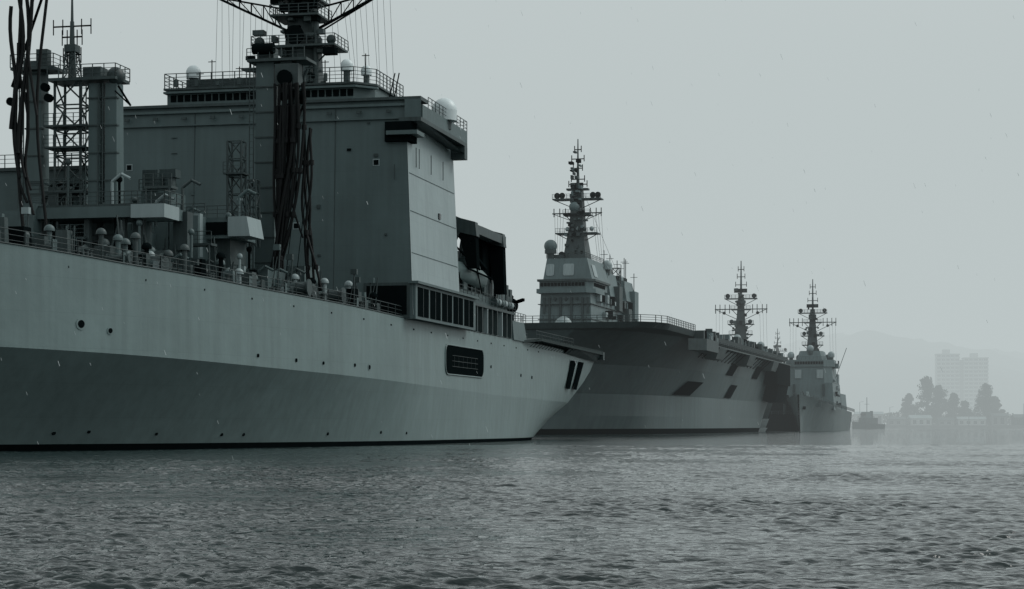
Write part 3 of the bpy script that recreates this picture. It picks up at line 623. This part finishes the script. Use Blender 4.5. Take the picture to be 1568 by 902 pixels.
# ================================================================== SHORE
def simple(name,vs,fs,mat,smooth=False):
    me=bpy.data.meshes.new(name); me.from_pydata(vs,[],fs); me.materials.append(mat)
    if smooth: me.polygons.foreach_set('use_smooth',[True]*len(fs))
    me.update(); o=bpy.data.objects.new(name,me); scene.collection.objects.link(o); return o
LAND=plain('shore_ground',(.06,.065,.055),.9,0,.3,.05)
CONC=plain('quay_concrete',(.16,.17,.165),.85,0,.3,.3)
shore=[(150,1165),(235,1150),(420,1150),(900,1140),(2600,1100),(2600,5200),(-1500,5200),(-1500,2600),(100,2300)]
simple('shore_ground',[(x,y,1.6) for x,y in shore],[tuple(range(len(shore)))],LAND)
qb=[]; qf=[]
for i,(x,y) in enumerate(shore[:5]): qb+=[(x,y-.3,-1),(x,y-.3,1.9),(x,y+1.2,1.9)]
for i in range(4): qf+=[(3*i,3*i+3,3*i+4,3*i+1),(3*i+1,3*i+4,3*i+5,3*i+2)]
simple('quay_wall',qb,qf,CONC)
HILL=plain('forested_hill',(.035,.05,.04),.95,0,.6,.03)
nx,ny=190,44; vs=[]
for j in range(ny):
    for i in range(nx):
        x=120+i*10; y=1800+j*26; u=j/(ny-1); prof=math.sin(math.pi*min(1,u*1.2)/1.2)**.8 if u>0 else 0
        hgt=(np.interp(x,[120,250,330,385,460,560,700,900,2500],[0,30,92,106,94,80,84,60,80]))*prof
        hgt+=prof*14*mnoise.fractal(Vector((x*.008,y*.008,1)),1.0,2.0,5)+prof*4*mnoise.noise(Vector((x*.09,y*.09,3)))
        vs.append((x,y,max(hgt,0)+1.5))
simple('hill',vs,[(j*nx+i,j*nx+i+1,(j+1)*nx+i+1,(j+1)*nx+i) for j in range(ny-1) for i in range(nx-1)],HILL,True)

FOL=plain('tree_foliage',(.045,.06,.047),.9,0,.6,.25); BARK=plain('tree_bark',(.05,.045,.04),.9)
def tree(loc,H,Wd,seed,name='tree'):
    R=np.random.RandomState(seed); e=bpy.data.objects.new(name,None); scene.collection.objects.link(e); e.location=loc
    t=B(); t.cyl((0,0,-1),(0,0,H*.45),H*.028,0,r1=H*.015); t.cyl((0,0,H*.45),(0,0,H*.9),H*.015,0,r1=H*.004)
    cl=[]
    for i in range(64):
        z=H*(.06+.88*R.rand()); rr=Wd*.5*max(.10,1-(z/H)**1.9)
        a=R.rand()*6.28; q=rr*(.2+.78*R.rand()); c_=(math.cos(a)*q,math.sin(a)*q,z); cl.append((c_,Wd*(.08+.09*R.rand())))
        t.cyl((0,0,z*.75),c_,H*.006,0,r1=H*.002,n=5)
    cl.append(((0,0,H*.95),Wd*.06))
    me=bpy.data.meshes.new('trunk'); me.from_pydata(t.v,[],t.f); me.materials.append(BARK); o=bpy.data.objects.new('trunk_and_limbs',me); scene.collection.objects.link(o); o.parent=e
    v=[];f=[]
    for c_,r_ in cl:
        for q in range(80):
            dvec=R.normal(size=3); dvec/=np.linalg.norm(dvec); p=np.array(c_)+dvec*r_*(.4+.7*R.rand())*np.array([1,1,.85])
            a_=R.normal(size=3); a_/=np.linalg.norm(a_); b_=np.cross(a_,R.normal(size=3)); b_/=np.linalg.norm(b_); s_=.35+.45*R.rand()
            o_=len(v); v+= [tuple(p-a_*s_),tuple(p+b_*s_*.6),tuple(p+a_*s_),tuple(p-b_*s_*.6)]; f.append((o_,o_+1,o_+2,o_+3))
    me=bpy.data.meshes.new('crown'); me.from_pydata(v,[],f); me.materials.append(FOL); o=bpy.data.objects.new('crown',me); scene.collection.objects.link(o); o.parent=e
for x,y,H,W_,sd in ((248,1190,30,19,1),(257,1197,25,17,2),(264,1190,20,13,3),(240,1205,20,13,6),(273,1200,15,12,4),(283,1190,26,18,5),(291,1200,18,12,8),(318,1205,14,12,9),(334,1202,12,12,10)):
    tree((x,y,1.5),H,W_,sd)
R=np.random.RandomState(11); v=[];f=[]
for q in range(15000):
    x=R.uniform(196,480); y=1198+R.rand()*25; hm=4+9*max(0,.45+.75*mnoise.noise(Vector((x*.06,0,0)))); z=1.6+hm*R.rand()
    a_=R.normal(size=3); a_/=np.linalg.norm(a_); b_=np.cross(a_,R.normal(size=3)); b_/=np.linalg.norm(b_); o_=len(v); p=np.array((x,y,z)); s_=.7
    v+= [tuple(p-a_*s_),tuple(p+b_*s_*.6),tuple(p+a_*s_),tuple(p-b_*s_*.6)]; f.append((o_,o_+1,o_+2,o_+3))
simple('distant_trees',v,f,FOL)

APT=plain('apartment_concrete',(.34,.36,.35),.8,0,.1,.1)
MATS.append(APT); apt=13; MATS.append(CONC); conc=14
ae=empty('apartment_building',(322,1510,1.5),.12)
def tower(x,y,wd,dp,fl):
    b=B(); H=fl*3
    b.box(0,wd,0,dp,0,H,apt)
    for i in range(fl):
        b.box(-.3,wd+.3,-1.3,0-.01,i*3+.0,i*3+1.1,apt)
        n=int(wd/3.2)
        for j in range(n):
            x0=j*wd/n+.5; b.box(x0,x0+wd/n-1,-.03,.2,i*3+1.1,i*3+2.7,glass)
        for j in range(int(dp/4)): b.box(-.05,.2,j*4+1.2,j*4+2.6,i*3+1.1,i*3+2.5,glass)
    for j in range(int(wd/6.4)+1): b.box(min(j*6.4,wd-.2),min(j*6.4,wd-.2)+.25,-1.35,0,0,H,apt)
    b.box(wd*.3,wd*.6,3,dp-2,H,H+4,apt); b.box(-.4,wd+.4,-1.4,dp+.2,H,H+.7,apt); o=b.build('wing',ae); o.location=(x,y,0)
tower(0,0,17,14,18); tower(20,-3,18,14,17)
lb=B(); lb.box(17.3,19.7,2,10,0,50,conc); lb.build('stair_core',ae)
def shed(name,x,y,wd,dp,hh,ang,mat,rf):
    e=empty(name,(x,y,1.5),ang); b=B(); b.box(0,wd,0,dp,0,hh,mat)
    b.add([(-.5,-.5,hh),(wd+.5,-.5,hh),(wd+.5,dp+.5,hh),(-.5,dp+.5,hh),(-.5,dp/2,hh+rf),(wd+.5,dp/2,hh+rf)],[(0,1,5,4),(2,3,4,5),(0,4,3),(1,2,5)],lite if mat==apt else grey)
    for j in range(int(wd/4)): b.box(j*4+1,j*4+3,-.06,.2,1.2,hh-1,glass)
    b.build('walls_roof_windows',e)
for a in ((203,1176,16,10,7,.1,apt,1.5),(222,1175,10,10,4,.1,conc,1.5),(235,1172,12,10,4.5,.0,apt,2),(252,1176,9,9,3.5,.1,conc,1.6),(264,1178,16,9,4,.1,apt,1.6),(283,1174,9,9,6,.1,conc,1.6),(296,1172,14,9,5,.0,grey,2),(314,1176,10,8,7.5,.1,apt,2),(328,1170,14,9,4.5,.0,conc,2),(345,1174,14,9,6,.0,apt,2)):
    shed('waterfront_building',*a)
for x,y,hh in ((204,1168,14),(222,1170,11),(300,1168,13),(268,1168,10)):
    e=empty('light_pole',(x,y,1.5),0); b=B(); b.cyl((0,0,0),(0,0,hh),.2,grey,r1=.12); b.bar((0,0,hh),(1.6,0,hh+.3),.09,grey); b.box(1.3,2.2,-.2,.2,hh+.15,hh+.35,grey); b.build('pole_arm_lamp',e)

# ================================================================== WATER
ys=[18.]
while ys[-1]<200: ys.append(ys[-1]*1.0016)
while ys[-1]<7000: ys.append(ys[-1]*1.012)
ys=np.array(ys); fine=np.linspace(-.29,.29,560); cols=np.concatenate([np.linspace(-2,-.30,50),fine,np.linspace(.30,2,50)])
Yg,Cg=np.meshgrid(ys,cols,indexing='ij'); Xg=Yg*Cg; Zg=np.zeros_like(Xg)
dx=np.where(np.abs(Cg)<=.295,Yg*.00104,Yg*.034); dy=np.where(Yg<200,Yg*.0016,Yg*.012)
wind=math.radians(-78)
for i in range(80):
    lam=.13*(6)**(rng.rand()) if i<68 else rng.uniform(1,3.2)
    th=wind+rng.normal()*.5; kx=2*math.pi/lam*math.cos(th); ky=2*math.pi/lam*math.sin(th)
    sp=np.maximum(abs(math.cos(th))*dx,abs(math.sin(th))*dy)
    att=np.clip((lam/np.maximum(sp,1e-6)-2.2)/2.5,0,1)
    amp=.0042*lam**.85 if i<68 else .0022*lam**.5
    ph=rng.rand()*6.28; warp=.8*np.sin(Xg*.9+i)+.8*np.cos(Yg*.8+i*1.3)+.6*np.sin(Xg*2.6-Yg*1.7+i*2.1)
    s_=np.sin(kx*Xg+ky*Yg+ph+warp); Zg+=att*amp*(s_+.6*(2*((s_+1)/2)**2-1))
gust=.95+.35*np.sin(Xg*.30+Yg*.13)+.3*np.sin(Xg*.11-Yg*.27+2)
Zg*=gust
nr,nc=Xg.shape
co=np.stack([Xg,Yg,Zg],-1).reshape(-1,3)
idx=np.arange(nr*nc).reshape(nr,nc); q=np.stack([idx[:-1,:-1],idx[:-1,1:],idx[1:,1:],idx[1:,:-1]],-1).reshape(-1,4)
me=bpy.data.meshes.new('water'); me.vertices.add(len(co)); me.vertices.foreach_set('co',co.astype(np.float32).ravel())
me.loops.add(q.size); me.loops.foreach_set('vertex_index',q.astype(np.int32).ravel())
me.polygons.add(len(q)); me.polygons.foreach_set('loop_start',np.arange(0,q.size,4,dtype=np.int32)); me.polygons.foreach_set('loop_total',np.full(len(q),4,dtype=np.int32))
me.update(calc_edges=True); me.polygons.foreach_set('use_smooth',np.ones(len(q),dtype=bool)); me.validate()
wm,nt,bs=nmat('harbour_water'); N=nt.nodes;L_=nt.links
bs.inputs['Base Color'].default_value=(.007,.016,.016,1); bs.inputs['Roughness'].default_value=.03; bs.inputs['IOR'].default_value=1.333
tc=N.new('ShaderNodeTexCoord')
def nz(sc,det,sx=1,sy=1):
    mp=N.new('ShaderNodeMapping'); mp.inputs['Scale'].default_value=(sx,sy,1); L_.new(tc.outputs['Object'],mp.inputs[0])
    n=N.new('ShaderNodeTexNoise'); n.inputs['Scale'].default_value=sc; n.inputs['Detail'].default_value=det; n.inputs['Roughness'].default_value=.6; L_.new(mp.outputs[0],n.inputs['Vector']); return n
b1=N.new('ShaderNodeBump'); b1.inputs['Strength'].default_value=1; b1.inputs['Distance'].default_value=.02; L_.new(nz(9,2,.8,1.3).outputs[0],b1.inputs['Height'])
b2=N.new('ShaderNodeBump'); b2.inputs['Strength'].default_value=1; b2.inputs['Distance'].default_value=.06; L_.new(nz(2.4,3,.6,1.3).outputs[0],b2.inputs['Height']); L_.new(b1.outputs[0],b2.inputs['Normal'])
b3=N.new('ShaderNodeBump'); b3.inputs['Strength'].default_value=1; b3.inputs['Distance'].default_value=.30; L_.new(nz(.35,4,.55,1.3).outputs[0],b3.inputs['Height']); L_.new(b2.outputs[0],b3.inputs['Normal'])
L_.new(b3.outputs[0],bs.inputs['Normal'])
me.materials.append(wm); wo=bpy.data.objects.new('water',me); scene.collection.objects.link(wo)

# ================================================================== SNOW flurry
SN=plain('snow_flakes',(.5,.55,.55),.9,0,.05); v=[];f=[]; R=np.random.RandomState(3)
for i in range(230):
    y=R.uniform(75,180); x=y*R.uniform(-.3,.3); z=R.uniform(.5,2+y*.24); l=R.uniform(.05,.13); w_=R.uniform(.006,.011); sl=.35*l
    o_=len(v); c_=np.array((x,y,z))
    for a in range(3):
        an=a*2.094; v.append(tuple(c_+(math.cos(an)*w_-sl,math.sin(an)*w_,l)))
    for a in range(3):
        an=a*2.094; v.append(tuple(c_+(math.cos(an)*w_+sl,math.sin(an)*w_,-l)))
    f+= [(o_,o_+1,o_+4,o_+3),(o_+1,o_+2,o_+5,o_+4),(o_+2,o_,o_+3,o_+5),(o_,o_+2,o_+1),(o_+3,o_+4,o_+5)]
simple('falling_snow',v,f,SN)

# ================================================================== FOG volumes (absorbing mist; its own emission stands in for scattered daylight)
def fog(name,x0,x1,y0,y1,z1,dens,col=(.50,.56,.562)):
    vs=[(x0,y0,-3),(x1,y0,-3),(x1,y1,-3),(x0,y1,-3),(x0,y0,z1),(x1,y0,z1),(x1,y1,z1),(x0,y1,z1)]
    m=bpy.data.materials.new(name); m.use_nodes=True; nt=m.node_tree; nt.nodes.clear()
    o=nt.nodes.new('ShaderNodeOutputMaterial'); s=nt.nodes.new('ShaderNodeVolumeAbsorption'); s.inputs['Color'].default_value=(0,0,0,1); s.inputs['Density'].default_value=dens
    em=nt.nodes.new('ShaderNodeEmission'); em.inputs['Color'].default_value=(*col,1); em.inputs['Strength'].default_value=dens
    ad=nt.nodes.new('ShaderNodeAddShader'); nt.links.new(s.outputs[0],ad.inputs[0]); nt.links.new(em.outputs[0],ad.inputs[1])
    nt.links.new(ad.outputs[0],o.inputs['Volume'])
    try: m.cycles.homogeneous_volume=True; m.cycles.emission_sampling='NONE'
    except Exception: pass
    simple(name,vs,[(3,2,1,0),(4,5,6,7),(0,1,5,4),(1,2,6,5),(2,3,7,6),(3,0,4,7)],m)
fog('fog_bank',-3000,3500,830,5000,420,.0020)
fog('light_mist',-600,900,330,829,300,.00020)

# ================================================================== LIGHT
el=math.radians(44); az_vec=Vector((.92,.38,0)).normalized()
w_=bpy.data.worlds.new('World'); scene.world=w_; w_.use_nodes=True; nt=w_.node_tree; N=nt.nodes; L_=nt.links
bg=N['Background']; sky=N.new('ShaderNodeTexSky'); sky.sky_type='NISHITA'; sky.sun_disc=False; sky.sun_elevation=el; sky.sun_rotation=math.atan2(az_vec.x,az_vec.y); sky.dust_density=4
hsv=N.new('ShaderNodeHueSaturation'); hsv.inputs['Saturation'].default_value=.15; L_.new(sky.outputs[0],hsv.inputs['Color'])
tc=N.new('ShaderNodeTexCoord'); sp=N.new('ShaderNodeSeparateXYZ'); L_.new(tc.outputs['Generated'],sp.inputs[0])
rp=N.new('ShaderNodeValToRGB'); cr=rp.color_ramp; cr.elements[0].position=0; cr.elements[0].color=(.495,.555,.557,1); cr.elements[1].position=1; cr.elements[1].color=(.72,.78,.79,1)
e=cr.elements.new(.2); e.color=(.64,.69,.70,1); L_.new(sp.outputs[2],rp.inputs[0])
nz_=N.new('ShaderNodeTexNoise'); nz_.inputs['Scale'].default_value=1.6; nz_.inputs['Detail'].default_value=4; L_.new(tc.outputs['Generated'],nz_.inputs['Vector'])
mr=N.new('ShaderNodeMapRange'); mr.inputs[3].default_value=9.0; mr.inputs[4].default_value=11.2; L_.new(nz_.outputs[0],mr.inputs[0])
xa=N.new('ShaderNodeMath'); xa.operation='MULTIPLY_ADD'; xa.inputs[1].default_value=3.6; L_.new(sp.outputs[0],xa.inputs[0]); L_.new(mr.outputs[0],xa.inputs[2])
sc_=N.new('ShaderNodeVectorMath'); sc_.operation='SCALE'; L_.new(rp.outputs[0],sc_.inputs[0]); L_.new(xa.outputs[0],sc_.inputs['Scale'])
mx=N.new('ShaderNodeMixRGB'); mx.inputs[0].default_value=.88; L_.new(hsv.outputs[0],mx.inputs[1]); L_.new(sc_.outputs[0],mx.inputs[2])
L_.new(mx.outputs[0],bg.inputs[0]); bg.inputs[1].default_value=.1
sl=bpy.data.lights.new('sun','SUN'); sl.energy=1.4; sl.angle=math.radians(25); sl.color=(1,.985,.95); so=bpy.data.objects.new('sun',sl); scene.collection.objects.link(so)
dirv=Vector((az_vec.x*math.cos(el),az_vec.y*math.cos(el),math.sin(el))); so.rotation_euler=dirv.to_track_quat('Z','Y').to_euler()

# ================================================================== CAMERA
cam=bpy.data.cameras.new('camera'); cam.lens=70; cam.sensor_width=36; cam.shift_y=.1276; cam.clip_end=20000; cam.clip_start=.5
co_=bpy.data.objects.new('camera',cam); scene.collection.objects.link(co_); co_.location=(0,0,2); co_.rotation_euler=(math.radians(90),0,0); scene.camera=co_
